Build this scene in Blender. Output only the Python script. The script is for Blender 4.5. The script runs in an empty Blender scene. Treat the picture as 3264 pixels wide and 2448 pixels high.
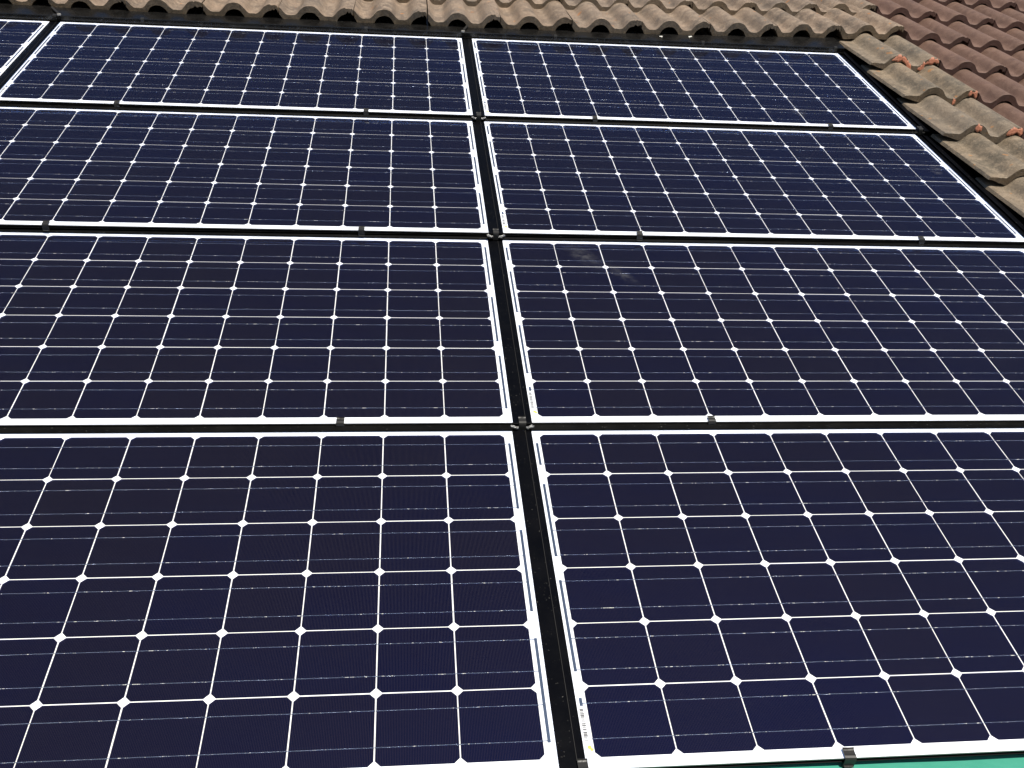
import bpy, bmesh, math, random
from mathutils import Matrix, Vector, noise
random.seed(7)
SC = bpy.context.scene
COL = SC.collection

# ------------------------------------------------------------------ camera, sky, sun, exposure
PITCH = math.radians(28)
M = Matrix.Translation((0, 0, 4.0)) @ Matrix.Rotation(PITCH, 4, 'X')      # roof coordinates (u along the eaves, v up the slope, z off it) -> world

cam_d = bpy.data.cameras.new('camera'); cam = bpy.data.objects.new('camera', cam_d); COL.objects.link(cam)
cx = Vector((0.99385, -0.08818, 0.06694)); cy = Vector((0.00007, 0.60515, 0.79611)); cz = Vector((-0.11071, -0.79121, 0.60144))
cam.matrix_world = M @ (Matrix.Translation((0.5498, -3.96216, 1.26092)) @ Matrix((cx, cy, cz)).transposed().to_4x4())
cam_d.sensor_width = 36; cam_d.lens = 36 * 0.94368; cam_d.clip_start = 0.05; cam_d.clip_end = 500
SC.camera = cam

SUN = (M.to_3x3() @ Vector((0.17, -0.085, 0.98))).normalized()             # towards the sun
elev = math.asin(SUN.z); azim = math.atan2(SUN.x, SUN.y)
world = bpy.data.worlds.new('World'); SC.world = world; world.use_nodes = True
wn = world.node_tree.nodes; wl = world.node_tree.links
sky = wn.new('ShaderNodeTexSky'); sky.sky_type = 'NISHITA'; sky.sun_disc = False
sky.sun_elevation = elev; sky.sun_rotation = azim; sky.altitude = 100; sky.air_density = 1.0; sky.dust_density = 0.15; sky.ozone_density = 2.2
wl.new(sky.outputs[0], wn['Background'].inputs[0]); wn['Background'].inputs[1].default_value = 0.06
sd = bpy.data.lights.new('sun', 'SUN'); sd.energy = 5.0; sd.angle = math.radians(0.53); sd.color = (1.0, 0.945, 0.85)
so = bpy.data.objects.new('sun', sd); COL.objects.link(so)
so.matrix_world = Matrix.Translation((3, -2, 12)) @ SUN.to_track_quat('Z', 'Y').to_matrix().to_4x4()
SC.view_settings.view_transform = 'Standard'; SC.view_settings.look = 'None'
SC.view_settings.exposure = 0.30; SC.view_settings.gamma = 1; SC.view_settings.use_curve_mapping = False

# ------------------------------------------------------------------ helpers
def put(name, mesh, parent=None, mat=None, local=None):
    o = bpy.data.objects.new(name, mesh); COL.objects.link(o)
    if mat is not None and mesh is not None and not mesh.materials: mesh.materials.append(mat)
    if parent is not None:
        o.parent = parent
        if local is not None: o.matrix_local = local
    elif local is not None:
        o.matrix_world = M @ local
    return o
def thing(name, label, cat, local, group=None, mesh=None, mat=None):
    o = put(name, mesh, None, mat, local)
    o['label'] = label; o['category'] = cat
    if group: o['group'] = group
    return o
def T(x, y, z): return Matrix.Translation((x, y, z))
def mesh_of(bm, name):
    me = bpy.data.meshes.new(name); bm.normal_update(); bm.to_mesh(me); bm.free(); return me
def pydata(name, v, f, smooth=False):
    me = bpy.data.meshes.new(name); me.from_pydata(v, [], f); me.update()
    if smooth:
        for p in me.polygons: p.use_smooth = True
    return me
def box(name, x0, x1, y0, y1, z0, z1, bevel=0.0):
    bm = bmesh.new(); bmesh.ops.create_cube(bm, size=1)
    for v in bm.verts: v.co = ((x0 + x1) / 2 + v.co.x * (x1 - x0), (y0 + y1) / 2 + v.co.y * (y1 - y0), (z0 + z1) / 2 + v.co.z * (z1 - z0))
    if bevel: bmesh.ops.bevel(bm, geom=bm.edges[:], offset=bevel, segments=2, affect='EDGES', profile=0.5)
    return mesh_of(bm, name)
def extrude_x(name, prof, x0, x1, closed=True, xs=None, jitter=None):
    """sweep a y-z outline along x"""
    xs = xs or [x0, x1]; n = len(prof); v = []; f = []
    for i, x in enumerate(xs):
        for k, (y, z) in enumerate(prof):
            dy, dz = jitter(i, k) if jitter else (0, 0)
            v.append((x, y + dy, z + dz))
    for i in range(len(xs) - 1):
        for k in range(n if closed else n - 1):
            a = i * n + k; b = i * n + (k + 1) % n
            f.append((a, a + n, b + n, b))
    if closed:
        f.append(tuple(range(n))); f.append(tuple(reversed(range((len(xs) - 1) * n, len(xs) * n))))
    me = pydata(name, v, f)
    bm = bmesh.new(); bm.from_mesh(me); bmesh.ops.recalc_face_normals(bm, faces=bm.faces[:]); bm.to_mesh(me); bm.free()
    return me
def strip_outline(path, th):
    """give an open y-z path a thickness"""
    out = []; n = len(path); nrm = []
    for i in range(n):
        a = Vector(path[max(i - 1, 0)]); b = Vector(path[min(i + 1, n - 1)]); d = (b - a).normalized()
        nrm.append(Vector((-d.y, d.x)))
    A = [tuple(Vector(p) + nrm[i] * th / 2) for i, p in enumerate(path)]
    B = [tuple(Vector(p) - nrm[i] * th / 2) for i, p in enumerate(path)]
    return A + B[::-1]

# ------------------------------------------------------------------ materials
class NT:
    def __init__(s, name):
        s.m = bpy.data.materials.new(name); s.m.use_nodes = True; s.t = s.m.node_tree; s.n = s.t.nodes
        s.bsdf = s.n['Principled BSDF']; s.out = s.n['Material Output']
    def new(s, typ, **kw):
        n = s.n.new(typ)
        for k, v in kw.items():
            if k.startswith('in_'): n.inputs[int(k[3:]) if k[3:].isdigit() else k[3:]].default_value = v
            else: setattr(n, k, v)
        return n
    def link(s, a, b): s.t.links.new(a, b)
    def coord(s, which='Object'): return s.new('ShaderNodeTexCoord').outputs[which]
    def noise(s, vec, scale, detail=4, rough=0.55, w=None):
        n = s.new('ShaderNodeTexNoise'); n.inputs['Scale'].default_value = scale; n.inputs['Detail'].default_value = detail; n.inputs['Roughness'].default_value = rough
        s.link(vec, n.inputs['Vector']); return n.outputs['Fac']
    def ramp(s, fac, stops):
        r = s.new('ShaderNodeValToRGB'); e = r.color_ramp.elements
        while len(e) < len(stops): e.new(0.5)
        for k, (p, c) in enumerate(stops):
            e[k].position = p; e[k].color = (*c, 1) if isinstance(c, tuple) else (c, c, c, 1)
        s.link(fac, r.inputs[0]); return r.outputs[0]
    def mix(s, fac, a, b, mode='MIX'):
        n = s.new('ShaderNodeMix', data_type='RGBA', blend_type=mode)
        for sock, val in ((n.inputs[0], fac), (n.inputs[6], a), (n.inputs[7], b)):
            if isinstance(val, bpy.types.NodeSocket): s.link(val, sock)
            elif isinstance(val, tuple): sock.default_value = (*val, 1)
            else: sock.default_value = val
        return n.outputs[2]
    def math(s, op, a, b=0.0, c=None):
        n = s.new('ShaderNodeMath', operation=op)
        for k, val in enumerate((a, b, c)):
            if val is None: continue
            if isinstance(val, bpy.types.NodeSocket): s.link(val, n.inputs[k])
            else: n.inputs[k].default_value = val
        return n.outputs[0]
    def shifted(s, which='Object'):
        """object coordinates moved by a random amount per object"""
        tc = s.coord(which); oi = s.new('ShaderNodeObjectInfo')
        mul = s.math('MULTIPLY', oi.outputs['Random'], 37.0)
        add = s.new('ShaderNodeVectorMath', operation='ADD'); cmb = s.new('ShaderNodeCombineXYZ')
        s.link(mul, cmb.inputs[0]); s.link(mul, cmb.inputs[1]); s.link(mul, cmb.inputs[2])
        s.link(tc, add.inputs[0]); s.link(cmb.outputs[0], add.inputs[1]); return add.outputs[0], oi.outputs['Random']
    def bump(s, h, strength, dist):
        b = s.new('ShaderNodeBump'); b.inputs['Strength'].default_value = strength; b.inputs['Distance'].default_value = dist
        s.link(h, b.inputs['Height']); s.link(b.outputs[0], s.bsdf.inputs['Normal'])

def flat(name, col, rough=0.5, metal=0.0, spec=0.5):
    t = NT(name); b = t.bsdf.inputs
    b['Base Color'].default_value = (*col, 1); b['Roughness'].default_value = rough; b['Metallic'].default_value = metal; b['Specular IOR Level'].default_value = spec
    return t.m

def cell_material():
    t = NT('silicon_cell'); tc = t.coord(); oi = t.new('ShaderNodeObjectInfo'); sx = t.new('ShaderNodeSeparateXYZ'); t.link(tc, sx.inputs[0])
    base = t.mix(oi.outputs['Random'], (0.0003, 0.0007, 0.0066), (0.0024, 0.0019, 0.0030))
    mot = t.noise(tc, 9, 3); base = t.mix(t.ramp(mot, [(0.35, 0.0), (0.7, 0.5)]), base, (0.0022, 0.0016, 0.0028))
    # printed silver fingers, one every 2.4 mm
    fr = t.math('FRACT', t.math('MULTIPLY', sx.outputs[0], 1 / 0.0024))
    line = t.math('LESS_THAN', t.math('ABSOLUTE', t.math('SUBTRACT', fr, 0.5)), 0.046)
    edge = t.math('LESS_THAN', t.math('ABSOLUTE', sx.outputs[1]), 0.0612)
    col = t.mix(t.math('MULTIPLY', line, edge), base, (0.072, 0.062, 0.066))
    t.link(col, t.bsdf.inputs['Base Color']); t.bsdf.inputs['Roughness'].default_value = 0.32; t.bsdf.inputs['Specular IOR Level'].default_value = 0.60; t.bsdf.inputs['Specular Tint'].default_value = (0.05, 0.12, 1.0, 1)
    return t.m

def glass_material():
    t = NT('solar_glass'); t.n.remove(t.bsdf)
    tc = t.coord('Object')
    tr = t.new('ShaderNodeBsdfTransparent'); gl = t.new('ShaderNodeBsdfGlossy'); gl.inputs['Roughness'].default_value = 0.085
    gl.inputs['Color'].default_value = (0.42, 0.60, 1.0, 1)
    fr = t.new('ShaderNodeFresnel'); fr.inputs['IOR'].default_value = 1.40
    ms = t.new('ShaderNodeMixShader'); t.link(fr.outputs[0], ms.inputs[0]); t.link(tr.outputs[0], ms.inputs[1]); t.link(gl.outputs[0], ms.inputs[2])
    # thin film of dust, heavier towards the lower edge where rain leaves it
    df = t.new('ShaderNodeBsdfDiffuse'); df.inputs[0].default_value = (0.42, 0.38, 0.33, 1)
    n1 = t.noise(tc, 5, 5, 0.6); n2 = t.noise(tc, 90, 3, 0.6)
    d = t.math('MULTIPLY', t.ramp(n1, [(0.35, 0.0), (0.75, 1.0)]), 0.0020)
    d = t.math('ADD', d, t.math('MULTIPLY', t.ramp(n2, [(0.66, 0.0), (0.82, 1.0)]), 0.008))
    ms2 = t.new('ShaderNodeMixShader'); t.link(d, ms2.inputs[0]); t.link(ms.outputs[0], ms2.inputs[1]); t.link(df.outputs[0], ms2.inputs[2])
    t.link(ms2.outputs[0], t.out.inputs[0]); return t.m

def black_metal(name, col=(0.010, 0.010, 0.011), rough=0.38, dust=0.5, speck=True, spec=0.3):
    t = NT(name); v, rnd = t.shifted()
    n1 = t.noise(v, 14, 6, 0.65); n2 = t.noise(v, 260, 2, 0.5)
    c = t.mix(t.math('MULTIPLY', t.ramp(n1, [(0.42, 0.0), (0.8, 1.0)]), dust), col, (0.032, 0.030, 0.027))
    if speck: c = t.mix(t.ramp(n2, [(0.70, 0.0), (0.76, 1.0)]), c, (0.09, 0.085, 0.075))
    t.link(c, t.bsdf.inputs['Base Color'])
    r = t.new('ShaderNodeMapRange'); r.inputs[3].default_value = rough - 0.1; r.inputs[4].default_value = rough + 0.2; t.link(n1, r.inputs[0]); t.link(r.outputs[0], t.bsdf.inputs['Roughness'])
    t.bsdf.inputs['Specular IOR Level'].default_value = spec; t.bump(n1, 0.25, 0.0015); return t.m

def tile_material(name, A, B, Cc, spots, lichen):
    t = NT(name); v, rnd = t.shifted()
    big = t.noise(v, 7, 5, 0.6); mid = t.noise(v, 38, 5, 0.62); fine = t.noise(v, 420, 3, 0.6)
    c = t.mix(t.ramp(big, [(0.36, 0.0), (0.62, 1.0)]), A, tuple(x * 0.82 for x in B))
    c = t.mix(t.math('MULTIPLY', t.ramp(mid, [(0.46, 0.0), (0.66, 1.0)]), 0.65), c, Cc)
    c = t.mix(t.math('MULTIPLY', rnd, 0.35), c, tuple(x * 0.72 for x in A))
    c = t.mix(t.math('MULTIPLY', t.ramp(fine, [(0.3, 1.0), (0.5, 0.0)]), 0.35), c, tuple(x * 0.42 for x in A))
    c = t.mix(t.math('MULTIPLY', t.ramp(fine, [(0.6, 0.0), (0.72, 1.0)]), 0.30), c, tuple(min(1, x * 1.8) for x in A))
    if spots:
        rr = t.math('FRACT', t.math('MULTIPLY', rnd, 7.3)); c = t.mix(t.math('MULTIPLY', rr, 0.3), c, (0.170, 0.146, 0.125))
        vl = t.noise(v, 17, 3, 0.55); c = t.mix(t.math('MULTIPLY', t.ramp(vl, [(0.52, 0.0), (0.68, 1.0)]), 0.45), c, (0.090, 0.076, 0.060))
        gr = t.noise(v, 150, 4, 0.7); c = t.mix(t.math('MULTIPLY', t.ramp(gr, [(0.36, 1.0), (0.48, 0.0)]), 0.55), c, tuple(x * 0.38 for x in A)); c = t.mix(t.math('MULTIPLY', t.ramp(gr, [(0.56, 0.0), (0.68, 1.0)]), 0.45), c, tuple(min(1, x * 1.7) for x in A))
        sp = t.noise(v, 26, 2, 0.5); c = t.mix(t.math('MULTIPLY', t.ramp(sp, [(0.70, 0.0), (0.73, 1.0)]), 0.7), c, lichen)
        st = t.noise(v, 75, 2, 0.5); c = t.mix(t.math('MULTIPLY', t.ramp(st, [(0.69, 0.0), (0.74, 1.0)]), 0.6), c, (0.045, 0.04, 0.034))
    t.link(c, t.bsdf.inputs['Base Color']); t.bsdf.inputs['Specular IOR Level'].default_value = 0.5
    t.link(t.ramp(mid, [(0.3, 0.34), (0.7, 0.75)]), t.bsdf.inputs['Roughness'])
    h = t.math('ADD', t.math('MULTIPLY', fine, 0.6), t.math('MULTIPLY', mid, 1.0)); t.bump(h, 0.8, 0.003); return t.m

def ribbon_material(name, col, rough, glint, painted_glints=False):
    t = NT(name); v, rnd = t.shifted()
    n = t.noise(v, 420, 3, 0.7); n2 = t.noise(v, 60, 3, 0.6)
    c = t.mix(n2, tuple(x * 0.7 for x in col), col); t.bsdf.inputs['Metallic'].default_value = 0.75
    if painted_glints:                                               # matt, bright dashes painted in as glints along the tinned wire
        mp = t.new('ShaderNodeMapping'); mp.inputs['Scale'].default_value = (1.0, 0.3, 0.3); t.link(v, mp.inputs['Vector'])
        d = t.ramp(t.noise(mp.outputs[0], 95, 4, 0.75), [(0.56, 0.0), (0.64, 1.0)]); c = t.mix(d, c, (0.86, 0.85, 0.82))
        t.link(t.math('MULTIPLY_ADD', d, -0.75, 0.75), t.bsdf.inputs['Metallic'])
    t.link(c, t.bsdf.inputs['Base Color']); t.bsdf.inputs['Roughness'].default_value = rough
    t.bump(n, 1.0, glint); return t.m

def fabric_material():
    t = NT('green_fabric'); tc = t.coord(); sx = t.new('ShaderNodeSeparateXYZ'); t.link(tc, sx.inputs[0])
    a = t.math('SINE', t.math('MULTIPLY', t.math('ADD', sx.outputs[0], sx.outputs[1]), 2 * math.pi / 0.004)); b = t.math('SINE', t.math('MULTIPLY', t.math('SUBTRACT', sx.outputs[0], sx.outputs[1]), 2 * math.pi / 0.004))
    w = t.math('MULTIPLY', a, b); n = t.noise(tc, 30, 5, 0.6)
    c = t.mix(t.math('MULTIPLY_ADD', w, 0.25, 0.5), (0.016, 0.20, 0.13), (0.035, 0.33, 0.23)); c = t.mix(t.math('MULTIPLY', n, 0.35), c, (0.10, 0.42, 0.31))
    t.link(c, t.bsdf.inputs['Base Color']); t.bsdf.inputs['Roughness'].default_value = 0.6; t.bump(w, 0.5, 0.001); return t.m

def smudge_material():
    t = NT('dried_smudge'); t.n.remove(t.bsdf); tc = t.coord('Generated'); ob = t.coord('Object')
    mp = t.new('ShaderNodeVectorMath', operation='SUBTRACT'); mp.inputs[1].default_value = (0.5, 0.5, 0.0); t.link(tc, mp.inputs[0])
    sx = t.new('ShaderNodeSeparateXYZ'); t.link(mp.outputs[0], sx.inputs[0])
    r = t.math('SQRT', t.math('ADD', t.math('POWER', sx.outputs[0], 2.0), t.math('POWER', sx.outputs[1], 2.0)))
    n = t.noise(ob, 45, 5, 0.7)
    f = t.math('MULTIPLY', t.ramp(r, [(0.1, 1.0), (0.5, 0.0)]), t.ramp(n, [(0.42, 0.0), (0.75, 0.11)]))
    tr = t.new('ShaderNodeBsdfTransparent'); df = t.new('ShaderNodeBsdfDiffuse'); df.inputs[0].default_value = (0.62, 0.62, 0.6, 1)
    ms = t.new('ShaderNodeMixShader'); t.link(f, ms.inputs[0]); t.link(tr.outputs[0], ms.inputs[1]); t.link(df.outputs[0], ms.inputs[2]); t.link(ms.outputs[0], t.out.inputs[0]); return t.m

MAT = dict(
    cell=cell_material(), glass=glass_material(), white=flat('white_backsheet', (0.84, 0.84, 0.83), 0.55),
    rail=black_metal('black_rail', (0.0025, 0.0024, 0.0023), 0.42, 0.14, spec=0.07), flash=black_metal('black_flashing', (0.0016, 0.0018, 0.0028), 0.34, 0.06, spec=0.07), clip=black_metal('black_clip', (0.022, 0.021, 0.020), 0.36, 0.6),
    topflash=black_metal('glossy_black_flashing', (0.005, 0.0046, 0.0043), 0.22, 0.3, spec=0.4), under=flat('black_underlay', (0.012, 0.012, 0.012), 0.85),
    bus=ribbon_material('tinned_busbar', (0.30, 0.37, 0.52), 0.24, 0.0040, True), ribbon=ribbon_material('tinned_ribbon', (0.10, 0.135, 0.20), 0.45, 0.0004),
    label=flat('white_label', (0.82, 0.82, 0.80), 0.6), ink=flat('black_ink', (0.02, 0.02, 0.025), 0.6), yellow=flat('yellow_sticker', (0.85, 0.74, 0.10), 0.5),
    foil=ribbon_material('torn_foil', (0.62, 0.60, 0.57), 0.3, 0.003), green=fabric_material(), smudge=smudge_material(),
    tile=tile_material('weathered_concrete', (0.310, 0.220, 0.150), (0.185, 0.140, 0.102), (0.39, 0.295, 0.212), True, (0.42, 0.17, 0.05)),
    tile_green=tile_material('weathered_mossy_concrete', (0.260, 0.196, 0.130), (0.135, 0.114, 0.082), (0.315, 0.240, 0.165), True, (0.36, 0.17, 0.06)),
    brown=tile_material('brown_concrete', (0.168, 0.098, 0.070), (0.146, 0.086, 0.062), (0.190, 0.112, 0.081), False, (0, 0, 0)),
    mortar=tile_material('orange_mortar', (0.56, 0.22, 0.13), (0.48, 0.18, 0.105), (0.62, 0.28, 0.18), False, (0, 0, 0)),
    chip=flat('pale_chip', (0.7, 0.68, 0.62), 0.7), lip=flat('aluminium_edge', (0.30, 0.285, 0.26), 0.45, 0.3), seam=flat('dusty_seam', (0.012, 0.0105, 0.009), 0.7),
    tile_edge=tile_material('dark_tile_edge', (0.165, 0.115, 0.070), (0.110, 0.080, 0.050), (0.20, 0.145, 0.09), True, (0.2, 0.12, 0.06)), brown_edge=tile_material('brown_tile_edge', (0.098, 0.048, 0.038), (0.08, 0.042, 0.034), (0.11, 0.055, 0.042), False, (0, 0, 0)))  # edge materials: darker tones for tile fronts, ends and undersides

# ------------------------------------------------------------------ frames of the four panel rows
W = 1.59789; S = 0.802275; DZ = 0.017682; PC = 0.127
EROW = [(-0.00351, 0.00332, 0.0014, 0.00128, -0.00151, 0.00707), (-0.00176, -0.0002, 0.00034, 0.00175, -0.00075, -0.00093),
        (0.00339, -0.00518, -0.00003, -0.00008, 0.00043, 0.00416), (0.00189, 0.00206, -0.0017, -0.00077, 0.00077, -0.01388)]
RF = []
for r, (dv, dz, du, rot, roll, tilt) in enumerate(EROW):
    ax = Vector((1, rot, roll)).normalized(); ay = Vector((-rot, 1, tilt)).normalized(); az = ax.cross(ay).normalized(); ay = az.cross(ax)
    m = Matrix((ax, ay, az)).transposed().to_4x4(); m.translation = Vector((W / 2 + du, dv - r * S, -r * DZ + dz + tilt * 3 * PC)); RF.append(m)
ML, MR, MT, MB = 0.0146, 0.0176, 0.0150, 0.0182      # white margins of a laminate: left, right, top, bottom
XL, XR = -6 * PC - ML, 6 * PC + MR
YB, YT = -6 * PC - MB, MT
ROWN = ['top', 'second', 'third', 'bottom']; COLN = {-1: 'far left', 0: 'left', 1: 'right'}

# ------------------------------------------------------------------ roof deck under everything
deck = put('roof', box('roof', -2.6, 5.6, -3.9, 2.6, -0.02, 0.0), None, MAT['under'], T(0, 0, -0.115) @ Matrix.Rotation(0.0, 4, 'X')); deck['kind'] = 'structure'
deck.matrix_world = M @ (T(0, 0, -0.075) @ Matrix.Rotation(0.0215, 4, 'X'))

# ------------------------------------------------------------------ solar panels
def cell_mesh():
    h = 0.06248; c = 0.0084; o = [(-h + c, -h), (h - c, -h), (h, -h + c), (h, h - c), (h - c, h), (-h + c, h), (-h, h - c), (-h, -h + c)]
    v = [(x, y, 0.0) for x, y in o] + [(x, y, -0.0003) for x, y in o]
    return pydata('cell', v, [tuple(range(8)), tuple(range(15, 7, -1))] + [(k, k + 8, (k + 1) % 8 + 8, (k + 1) % 8) for k in range(8)])
def barcode_mesh(rng):
    """label paper, bars and a line of small characters; long side runs along y"""
    v = []; f = []; mi = []
    def q(x0, x1, y0, y1, z, m):
        b = len(v); v.extend([(x0, y0, z), (x1, y0, z), (x1, y1, z), (x0, y1, z)]); f.append((b, b + 1, b + 2, b + 3)); mi.append(m)
    q(-0.0058, 0.0055, -0.033, 0.033, 0.0, 0)
    y = -0.029
    while y < 0.029:
        w = rng.choice([0.0008, 0.0012, 0.002]); q(-0.0048, 0.0014, y, y + w, 0.0001, 1); y += w + rng.choice([0.0008, 0.0012, 0.0018])
    y = -0.022
    while y < 0.022:
        q(0.0024, 0.0042, y, y + 0.0004, 0.0001, 1); q(0.0024, 0.0028, y, y + 0.0012, 0.0001, 1)
        if rng.random() < 0.6: q(0.0038, 0.0042, y, y + 0.0012, 0.0001, 1)
        y += 0.0021
    me = pydata('barcode_label', v, f); me.materials.append(MAT['label']); me.materials.append(MAT['ink'])
    for p, m in zip(me.polygons, mi): p.material_index = m
    return me
def glass_mesh():
    v = [(XL, YB, 0), (XR, YB, 0), (XR, YT, 0), (XL, YT, 0)]; lo = [(x, y, -0.0007) for x, y, _ in v]
    return pydata('glass', v + lo, [(0, 1, 2, 3), (0, 4, 5, 1), (1, 5, 6, 2), (2, 6, 7, 3), (3, 7, 4, 0)])
ME = dict(cell=cell_mesh(), glass=glass_mesh(),
          backsheet=box('backsheet', XL, XR, YB, YT, -0.0026, -0.0015),
          busbar=box('busbar', -6 * PC - 0.0065, 6 * PC + 0.0065, -0.0006, 0.0006, -0.0010, -0.0008),
          edge_rail=extrude_x('edge_rail', [(YB + 0.002, -0.0027), (YB + 0.0022, -0.0092), (YB - 0.0010, -0.0098), (YB - 0.0010, -0.0110), (YB + 0.004, -0.0116), (YB + 0.028, -0.0116), (YB + 0.028, -0.0027)], XL + 0.003, XR - 0.003),
          edge_trim=box('edge_trim', XL + 0.001, XR - 0.001, YB - 0.0006, YB - 0.0001, -0.0034, -0.0014),
          top_gasket=extrude_x('top_gasket', [(0.0105, 0.0003), (0.0114, 0.0030), (0.0145, 0.0062), (0.024, 0.0075), (0.026, 0.0003)], XL - 0.001, XR + 0.001),
          dot=None)
bm = bmesh.new(); bmesh.ops.create_circle(bm, cap_ends=True, segments=14, radius=0.0030)
for v in bm.verts: v.co.z = 0.0
ext = bmesh.ops.create_circle(bm, cap_ends=True, segments=12, radius=0.0024, matrix=T(0.0030, -0.0042, 0.0002)); ME['dot'] = mesh_of(bm, 'inspection_dot')
def ribbon_mesh(j0, j1): return box('ribbon', -0.0025, 0.0025, -j1 * PC - 0.003, -j0 * PC + 0.003, -0.0011, -0.0009)
RIB_L = [ribbon_mesh(a, b) for a, b in ((0.25, 0.75), (1.25, 2.75), (3.25, 4.75))] + [box('ribbon', -0.0025, 0.0025, -5.40 * PC, -5.17 * PC, -0.0011, -0.0009)]
RIB_R = [ribbon_mesh(a, b) for a, b in ((0.25, 1.75), (2.25, 3.75), (4.25, 5.75))]
for k, m in (('cell', 'cell'), ('glass', 'glass'), ('backsheet', 'white'), ('busbar', 'bus'), ('edge_rail', 'rail'), ('edge_trim', 'lip'), ('top_gasket', 'rail'), ('dot', 'yellow')): ME[k].materials.append(MAT[m])
for me in RIB_L + RIB_R: me.materials.append(MAT['ribbon'])

PANEL_LABEL = {
    (0, -1): 'solar panel cut off at the top left, left of the top row panels',
    (0, 0): 'left solar panel of the top row, just below the overhanging roof tiles',
    (0, 1): 'right solar panel of the top row, nearest the corner of the tiles',
    (1, 0): 'left solar panel in the second row from the top',
    (1, 1): 'right solar panel in the second row, two pale smudges near its right edge',
    (2, 0): 'left solar panel in the third row from the top',
    (2, 1): 'right solar panel in the third row, with a chalky smudge on its upper left cells',
    (3, 0): 'left solar panel of the bottom row, nearest the viewer and cut by the lower edge',
    (3, 1): 'right solar panel of the bottom row, with the green sheet showing below it'}
def panel(r, c):
    rng = random.Random(r * 10 + c + 5)
    root = thing('solar_panel', PANEL_LABEL[(r, c)], 'solar panel', RF[r] @ T(c * W - W / 2, 0, 0), 'solar panels set into the roof')
    put('backsheet', ME['backsheet'], root); put('edge_rail', ME['edge_rail'], root); put('edge_trim', ME['edge_trim'], root)
    if r: put('top_gasket', ME['top_gasket'], root)
    for j in range(6):
        for k in range(12):
            put('cell', ME['cell'], root, None, T((k - 5.5) * PC + rng.uniform(-.00025, .00025), -(j + 0.5) * PC + rng.uniform(-.00025, .00025), -0.0011) @ Matrix.Rotation(rng.uniform(-.0015, .0015) + (math.pi if rng.random() < .5 else 0), 4, 'Z'))
        for b in (0.25, 0.75):
            put('busbar', ME['busbar'], root, None, T(0, -(j + b) * PC, 0))
    for me in RIB_L: put('ribbon', me, root, None, T(-6 * PC - 0.0072, 0, 0))
    for me in RIB_R: put('ribbon', me, root, None, T(6 * PC + 0.0082, 0, 0))
    put('barcode_label', barcode_mesh(rng), root, None, T(-6 * PC - 0.0068, -5.55 * PC, -0.0007))
    put('inspection_dot', ME['dot'], root, None, T(-6 * PC - 0.0055, -5.86 * PC, -0.0006))
    put('glass', ME['glass'], root)
    return root
PAN = {rc: panel(*rc) for rc in PANEL_LABEL}
def smudge(rc, x, y, w, h, a):
    me = pydata('smudge', [(-w, -h, 0), (w, -h, 0), (w, h, 0), (-w, h, 0)], [(0, 1, 2, 3)])
    o = put('smudge', me, PAN[rc], MAT['smudge'], T(x, y, 0.0004) @ Matrix.Rotation(a, 4, 'Z')); o['label'] = 'pale dried smudge on the glass'
smudge((2, 1), -4.42 * PC, -0.55 * PC, 0.035, 0.10, 0.5); smudge((2, 1), -3.7 * PC, -1.3 * PC, 0.022, 0.075, 0.6)
smudge((1, 1), 5.72 * PC, -2.2 * PC, 0.022, 0.03, 0.2); smudge((1, 1), 5.62 * PC, -2.45 * PC, 0.022, 0.022, 0.1)
smudge((0, 1), 3.0 * PC, -5.2 * PC, 0.03, 0.05, 0.1)

# ------------------------------------------------------------------ black strips between and beside the panels
GAPW = W - (XR - XL)
def strip(r, u0, u1, label, seam, top=0.06, bot=0.0):
    """one length of side flashing in row r between u0 and u1 (row coordinates)"""
    root = thing('flashing_strip', label, 'flashing', RF[r] @ T((u0 + u1) / 2, 0, 0), 'black flashing strips beside the panels')
    h = (u1 - u0) / 2 - 0.0008; s = -h + 2 * h * seam; y0 = YB - 0.001 - bot; y1 = YT + top if r == 0 else YT + 0.004
    put('channel', box('channel', -h, s - 0.0012, y0, y1, -0.010, -0.0035, 0.0006), root, MAT['flash'])
    put('side_lip', box('side_lip', s - 0.0004, h, y0, y1, -0.010, -0.0028, 0.0006), root, MAT['flash'])
    put('seam', box('seam', s - 0.0012, s - 0.0004, y0 + .004, y1, -0.010, -0.0027), root, MAT['seam'])
    put('end_plate', box('end_plate', -h, h, y0 + 0.003, y0 + 0.006, -0.0125, -0.0101), root, MAT['flash'])
    return root
gc = XR - W / 2                       # centre gap runs from gc to gc + GAPW
for r in range(4):
    strip(r, gc, gc + GAPW, f'black flashing strip between the two {ROWN[r]} row panels', 0.72)
strip(0, gc - W, gc - W + GAPW, 'black flashing strip at the left edge, beside the panel cut off by the photo', 0.6)
ur = XR + W / 2
for r in range(2):
    lab = ['right of the top row panel, under the tile corner', 'between the second row right panel and the sloping tile edge'][r]
    root = thing('side_flashing', 'wide black flashing ' + lab, 'flashing', RF[r] @ T(ur, 0, 0), 'wide black flashings on the right side')
    y0 = YB - 0.001; y1 = YT + (0.05 if r == 0 else 0.004)
    put('tray', box('tray', 0.0008, 0.16, y0, y1, -0.012, -0.0075, 0.0006), root, MAT['flash'])
    put('upstand', box('upstand', 0.030, 0.033, y0, y1, -0.0072, -0.0015, 0.0005), root, MAT['flash'])

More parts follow.
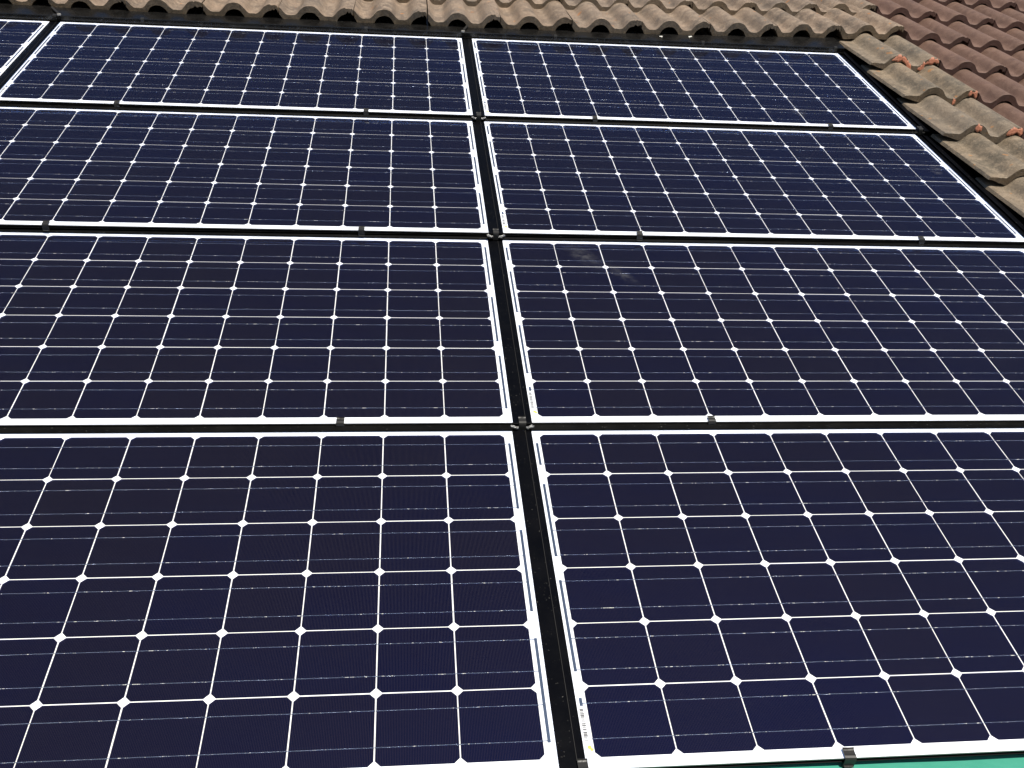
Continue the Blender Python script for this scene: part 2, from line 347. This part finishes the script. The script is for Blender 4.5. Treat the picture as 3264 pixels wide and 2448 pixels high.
# ------------------------------------------------------------------ clips
def clip_mesh(w, rise, reach, name='hook'):
    path = [(-0.0035, -0.0135 - rise), (-0.0040, -0.006), (-0.0036, -0.0005), (-0.0022, 0.0018), (0.0006, 0.0027), (0.004, 0.0022), (reach - 0.004, 0.0019), (reach - 0.0012, 0.0026), (reach, 0.0044)]
    n = 6; xs = [-w / 2 + w * k / n for k in range(n + 1)]; prof = strip_outline(path, 0.0014); L = len(path)
    def jit(i, k):
        kk = k if k < L else 2 * L - 1 - k; t = abs(i / n - .5) * 2
        return (0.0, 0.0007 * t if kk >= L - 2 else 0.0)
    me = extrude_x(name, prof, 0, 0, True, xs, jit); me.materials.append(MAT['clip'])
    return me
CLIP = clip_mesh(0.0165, 0.004, 0.0125); CLIPB = clip_mesh(0.0180, 0.010, 0.0135)
FOOT = box('foot', -0.0075, 0.0075, -0.0075, 0.004, -0.0165, -0.0150, 0.0004); FOOT.materials.append(MAT['clip'])
def clip(r, c, k, label, big=False):
    root = thing('panel_clip', label, 'clip', RF[r] @ T(c * W - W / 2 + (k - 6) * PC, YB, 0) @ Matrix.Rotation(random.uniform(-.04, .04), 4, 'Z'), 'small black clips on the lower panel edges')
    put('hook', CLIPB if big else CLIP, root); put('foot', FOOT, root)
for r, c, k, side in [(0, 0, 2.93, 'left'), (0, 0, 9.30, 'right'), (0, 1, 2.90, 'left'), (0, 1, 9.62, 'right'),
                      (1, 0, 2.92, 'left'), (1, 0, 9.40, 'right'), (1, 1, 2.93, 'left'), (1, 1, 9.55, 'right'),
                      (2, 0, 9.28, 'right'), (2, 1, 3.00, 'left')]:
    clip(r, c, k, f'{side} black clip on the lower edge of the {ROWN[r]} row {COLN[c]} panel')
clip(3, 1, 3.09, 'black clip on the lowest panel edge, against the green sheet', True)

def crumple(name, n, size, seed):
    rng = random.Random(seed); bm = bmesh.new(); bmesh.ops.create_icosphere(bm, subdivisions=2, radius=1)
    for v in bm.verts:
        d = 1 + 0.55 * (rng.random() - 0.5) + 0.4 * noise.noise(v.co * 2.3 + Vector((seed, 0, 0)))
        v.co = Vector((v.co.x * size[0] * d, v.co.y * size[1] * d, v.co.z * size[2] * d))
    return mesh_of(bm, name)
JCLIP = clip_mesh(0.0155, 0.008, 0.0165)
def joint_clip(r, u, label, ears=True, w=1.0):
    root = thing('joint_clip', label, 'clip', RF[r] @ T(u, YB - 0.002, -0.001), 'black clips where the strips meet')
    put('hook', JCLIP, root)
    put('bracket', box('bracket', -0.019, 0.019, -0.003, 0.0035, -0.0175, -0.0105, 0.0008), root, MAT['clip'])
    if ears:
        for s in (-1, 1):
            put('torn_foil', crumple('torn_foil', 2, (0.0075, 0.0030, 0.0030), int(7 * r + s + 20)), root, MAT['foil'], T(s * 0.0185, -0.0045, -0.0072) @ Matrix.Rotation(-0.4 * s, 4, 'Y'))
            put('torn_foil', crumple('torn_foil', 2, (0.0035, 0.0025, 0.0035), int(7 * r + s + 60)), root, MAT['foil'], T(s * 0.0115, -0.0048, -0.0095))
cg = gc + GAPW / 2
for r, w in ((0, 'below the top row panels'), (1, 'below the second row panels'), (2, 'below the third row panels')):
    joint_clip(r, cg, f'clip with torn foil ends on the middle strip {w}')
joint_clip(3, gc + GAPW * 0.86, 'clip at the bottom end of the middle strip, at the lower photo edge', False)
joint_clip(0, ur + 0.018, 'clip at the lower right corner of the top row right panel', False)

# ------------------------------------------------------------------ flashing above the panels
tf = thing('top_flashing', 'long glossy black flashing between the roof tiles and the top row of panels', 'flashing', RF[0])
tx0, tx1 = gc - W - 1.62, ur + 0.03
put('cover', extrude_x('cover', [(0.0215, -0.012), (0.0215, -0.002), (0.0235, -0.002), (0.0235, 0.0175), (0.0245, 0.0192), (0.027, 0.0200), (0.22, 0.0215), (0.22, -0.012)], tx0, tx1, xs=[tx0 + (tx1 - tx0) * k / 24 for k in range(25)], jitter=lambda i, k: (0, 0.0009 * noise.noise(Vector((i * 1.7, k, 3.1))) if 2 < k < 7 else 0)), tf, MAT['topflash'])
put('kerb', box('kerb', tx0, tx1, 0.0162, 0.0232, -0.006, 0.0008, 0.0006), tf, MAT['rail'])
TAB = extrude_x('tab', strip_outline([(0.0225, 0.002), (0.0222, 0.017), (0.0238, 0.0205), (0.034, 0.0218)], 0.0012), -0.0065, 0.0065); TAB.materials.append(MAT['clip'])
for u in (gc - W + 0.02, gc - W + GAPW / 2 + 0.33 * W * 0.62, gc - 0.24 * W, gc + GAPW + 0.215 * W, gc + GAPW + 0.605 * W, ur - 0.01):
    put('tab', TAB, tf, None, T(u, 0, 0.0004))
for u, a in ((gc + 0.010, 0.3), (gc - W + 0.03, -0.55)):
    s = thing('rubber_strap', 'short black strap end sticking up ' + ('at the top of the middle strip' if a > 0 else 'from the top of the left strip'), 'strap', RF[0] @ T(u, 0.035, 0.024) @ Matrix.Rotation(-a, 4, 'Z'))
    put('strap', box('strap', -0.0045, 0.0045, -0.012, 0.075, 0.0, 0.006, 0.0015), s, MAT['clip']); put('strap_end', box('strap_end', -0.007, 0.007, -0.022, -0.0125, -0.002, 0.004, 0.0012), s, MAT['lip'])

# ------------------------------------------------------------------ roof tiles
TW, TH = 0.298, 0.024
ROLLS = (-0.027, 0.122, 0.271, 0.420)
def barrel(s, rolls, half, high, p, q):
    z = 0.0
    for c in rolls:
        d = abs(s - c) / half
        if d < 1: z = max(z, high * (1 - d ** p) ** q)
    return z
def prof_top(s, rolls=ROLLS):                                # barrel rolls with a small fillet at the foot
    return sum(barrel(s + e * 0.0035, rolls, 0.0505, 0.0385, 2.1, 0.72) for e in (-3, -2, -1, 0, 1, 2, 3)) / 7
def prof_bot(s, rolls=ROLLS):
    return barrel(s, rolls, 0.0415, 0.036, 2.0, 0.60) - TH
def tile_mesh(seed, L=0.42, gap=0.0035, rough=1.0, verge=False):
    off = Vector((seed * 3.7, 1.3, 0)); N = 52; rolls = ROLLS[1:] if verge else ROLLS
    s0 = 0.010 if verge else gap / 2
    ss = [s0 + (TW - gap / 2 - s0) * k / N for k in range(N + 1)]
    ring0 = [(s, prof_top(s, rolls)) for s in ss] + [(s, prof_bot(s, rolls)) for s in reversed(ss)]
    if verge:                                              # the free edge thins out to a narrow lip
        th = lambda s: 0.009 + (TH - 0.009) * min(1, max(0, (s - s0) / 0.055)) ** 0.8
        ring0 = ring0[:N + 1] + [(s, z + TH - th(s)) for s, z in ring0[N + 1:]]
        ring0[-1] = (s0 - 0.006, -0.0105); ring0[0] = (s0 - 0.001, -0.0012)
    n = len(ring0); v = []; f = []; mi = []
    for y, ins, amp in ((0.0, 0.0012, 0.0016), (0.0025, 0.0, 0.0006), (0.012, 0.0, 0.0004), (L * 0.5, 0, 0.0008), (L, 0, 0)):
        for k, (s, z) in enumerate(ring0):
            top = k <= N
            e = noise.noise(Vector((s * 90, y * 30, 0)) + off) * amp * rough
            e2 = (noise.noise(Vector((s * 160, 9, 0)) + off) * 0.0020 + noise.noise(Vector((s * 30, 4, 0)) + off) * 0.002) * rough if y < 0.003 else 0
            zz = z - ins * (0.9 if top else -0.2) + (e if top else e * 1.2)
            if y < 0.013 and s > TW - 0.034:                       # nibbled lock at the joint
                zz -= (0.007 * max(0, noise.noise(Vector((s * 220, 2, 0)) + off) + 0.25)) if top else -0.014 * max(0, noise.noise(Vector((s * 260, 5, 0)) + off) + 0.35)
            v.append((s, y + e2, zz + TH))
    for i in range(4):
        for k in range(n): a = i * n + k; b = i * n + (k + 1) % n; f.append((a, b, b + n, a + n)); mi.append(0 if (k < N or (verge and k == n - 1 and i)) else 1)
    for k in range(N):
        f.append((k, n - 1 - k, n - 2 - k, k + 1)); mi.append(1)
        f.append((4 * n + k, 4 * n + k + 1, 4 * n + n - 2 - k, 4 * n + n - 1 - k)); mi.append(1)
    me = pydata('roof_tile', v, f, True)
    for p, m in zip(me.polygons, mi): p.material_index = m
    bm = bmesh.new(); bm.from_mesh(me); bmesh.ops.recalc_face_normals(bm, faces=bm.faces[:])
    for e in bm.edges:
        if len(e.link_faces) == 2 and e.calc_face_angle() > 0.6: e.smooth = False
    bm.to_mesh(me); bm.free(); return me
GREY = [tile_mesh(s) for s in range(5)]; MOSS = [tile_mesh(s, verge=True) for s in range(10, 13)]; BROWN = [tile_mesh(s, rough=0.6) for s in range(20, 23)]
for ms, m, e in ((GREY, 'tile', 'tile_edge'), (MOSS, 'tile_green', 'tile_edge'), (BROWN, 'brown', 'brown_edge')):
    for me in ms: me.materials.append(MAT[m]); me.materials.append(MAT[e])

GAUGE = 0.318
house = thing('tile_roof', 'weathered grey-brown roof of double-roll concrete tiles above and beside the panels', 'roof', T(0, 0, 0.020))
def tile(parent, meshes, x, y, z, roll=0.0, rnd=1.0, gauge=GAUGE, yaw=0.0):
    return put('roof_tile', random.choice(meshes), parent, None, T(x, y, z) @ Matrix.Rotation(roll, 4, 'Y') @ Matrix.Rotation(yaw + random.uniform(-.006, .006) * rnd, 4, 'Z') @ Matrix.Rotation(-TH / gauge + random.uniform(-.005, .005) * rnd, 4, 'X'))
ZS = -0.006                                     # slope of the tiled plane against the panel plane above the array
EDGE = 2.432                                    # left edge of the tile column beside the panels
def front(u): return 0.083 + (0.030 if u > 0.9 else 0.012) * (u - 0.9) ** 2      # the old courses are not straight
for cr in range(6):
    for n in range(-14, 1):
        u = EDGE + n * TW; m = u + TW / 2; yaw = 0.75 * (front(u + TW) - front(u)) / TW
        tile(house, GREY, u + 0.001 * random.random(), front(u) + cr * GAUGE + 0.003 * random.uniform(-1, 1), cr * GAUGE * ZS + 0.002 * random.random(), 0, 1, GAUGE, yaw)
rights = []
for cr in range(0, 10):
    t = tile(house, MOSS, EDGE + 0.003 * random.uniform(-1, 1), -0.19 - cr * 0.342, -0.007 - cr * 0.0070, 0.040, 0.6, 0.342); rights.append(t)
# orange mortar dabbed on broken lower edges
def mortar(t, s0, s1, seed):
    off = Vector((seed * 5.1, 0, 0)); N = 40; v = []; f = []
    for k in range(N + 1):
        s = s0 + (s1 - s0) * k / N; nz = noise.noise(Vector((s * 55, 0, 0)) + off) + 0.4 * noise.noise(Vector((s * 170, 7, 0)) + off)
        end = min(1, 6 * k / N, 6 * (N - k) / N); w = max(0.04, min(1, 0.6 + 0.8 * nz)) * end; zt = prof_top(s) + TH; zb = prof_bot(s) + TH; h = zt - zb
        mid = zb + h * (0.5 + 0.35 * noise.noise(Vector((s * 40, 20, 0)) + off)); e = [0.0014 * noise.noise(Vector((s * 150, 3 + q, 0)) + off) for q in range(4)]
        top = mid + (zt + 0.0006 - mid) * min(1, w * 1.3); low = mid + (zb - 0.001 - mid) * min(1, w * 1.2)
        v += [(s, 0.004, top), (s, -0.0012 * w + e[0], top - 0.0005), (s, -0.0036 * w + e[1], top + (low - top) * 0.35), (s, -0.0042 * w + e[2], top + (low - top) * 0.7), (s, -0.0075 * w + e[3], low), (s, 0.004, low)]
    for k in range(N):
        for q in range(5): a = k * 6 + q; f.append((a, a + 6, a + 7, a + 1))
    put('mortar_patch', pydata('mortar_patch', v, f, True), t, MAT['mortar'])
mortar(rights[0], 0.086, 0.196, 1); mortar(rights[0], 0.206, 0.297, 2); mortar(rights[1], 0.258, 0.297, 3); mortar(rights[1], 0.204, 0.217, 4)
mortar(rights[2], 0.236, 0.297, 5); mortar(rights[2], 0.112, 0.140, 6); mortar(rights[3], 0.22, 0.297, 7)

nb = thing('tile_roof', 'smooth reddish-brown tile roof in the upper right corner, joining the weathered tiles', 'roof', T(EDGE + TW + 0.002, 0.155, 0.009) @ Matrix.Rotation(0.065, 4, 'Y'))
for cr in range(-9, 7):
    for n in range(0, 9):
        tile(nb, BROWN, n * TW, cr * 0.342, cr * 0.342 * 0.028, 0.0, 0.5, 0.342)

# ------------------------------------------------------------------ pale chips lying on the flashing, green sheet below the array
for k, (u, v, s, lab) in enumerate(((1.618, 0.068, 0.008, 'small white chip lying on the black flashing, the lower left one'), (1.748, 0.082, 0.008, 'small white chip on the black flashing close under a tile arch'))):
    thing('pale_chip', lab, 'chip', T(u, v, 0.0255) @ Matrix.Rotation(0.3, 4, 'Z'), 'white chips on the flashing', crumple('pale_chip', 2, (s, s * 0.6, s * 0.45), 90 + k), MAT['chip'])
gv = []; gf = []; nx, ny = 90, 30
for a in range(nx + 1):
    for b in range(ny + 1):
        x = -1.6 + 5.0 * a / nx; y = -1.1 * b / ny + 0.05
        gv.append((x, y, 0.004 * noise.noise(Vector((x * 2.2, y * 3, 0))) + 0.0015 * noise.noise(Vector((x * 9, y * 7, 4)))))
for a in range(nx):
    for b in range(ny): i = a * (ny + 1) + b; gf.append((i, i + 1, i + ny + 2, i + ny + 1))
gs = thing('green_sheet', 'bright green woven sheet showing below the bottom right panel', 'sheet', RF[3] @ T(0, YB - 0.001, -0.021), None, pydata('green_sheet', gv, gf, True), MAT['green'])
fr = []
for k in range(16):
    x = gc + 0.001 + (GAPW - 0.010) * k / 16
    o = put('frayed_thread', box('frayed_thread', -0.0006, 0.0006, -0.012 - 0.006 * random.random(), 0.001, -0.0005, 0.0005), gs, MAT['green'], T(x, 0.0, 0.015) @ Matrix.Rotation(random.uniform(-.5, .5), 4, 'Z') @ Matrix.Rotation(0.4, 4, 'X'))

# ------------------------------------------------------------------ render
SC.render.engine = 'CYCLES'; SC.cycles.transparent_max_bounces = 12; SC.cycles.max_bounces = 8; SC.cycles.diffuse_bounces = 4
SC.render.resolution_x = 1024; SC.render.resolution_y = 768
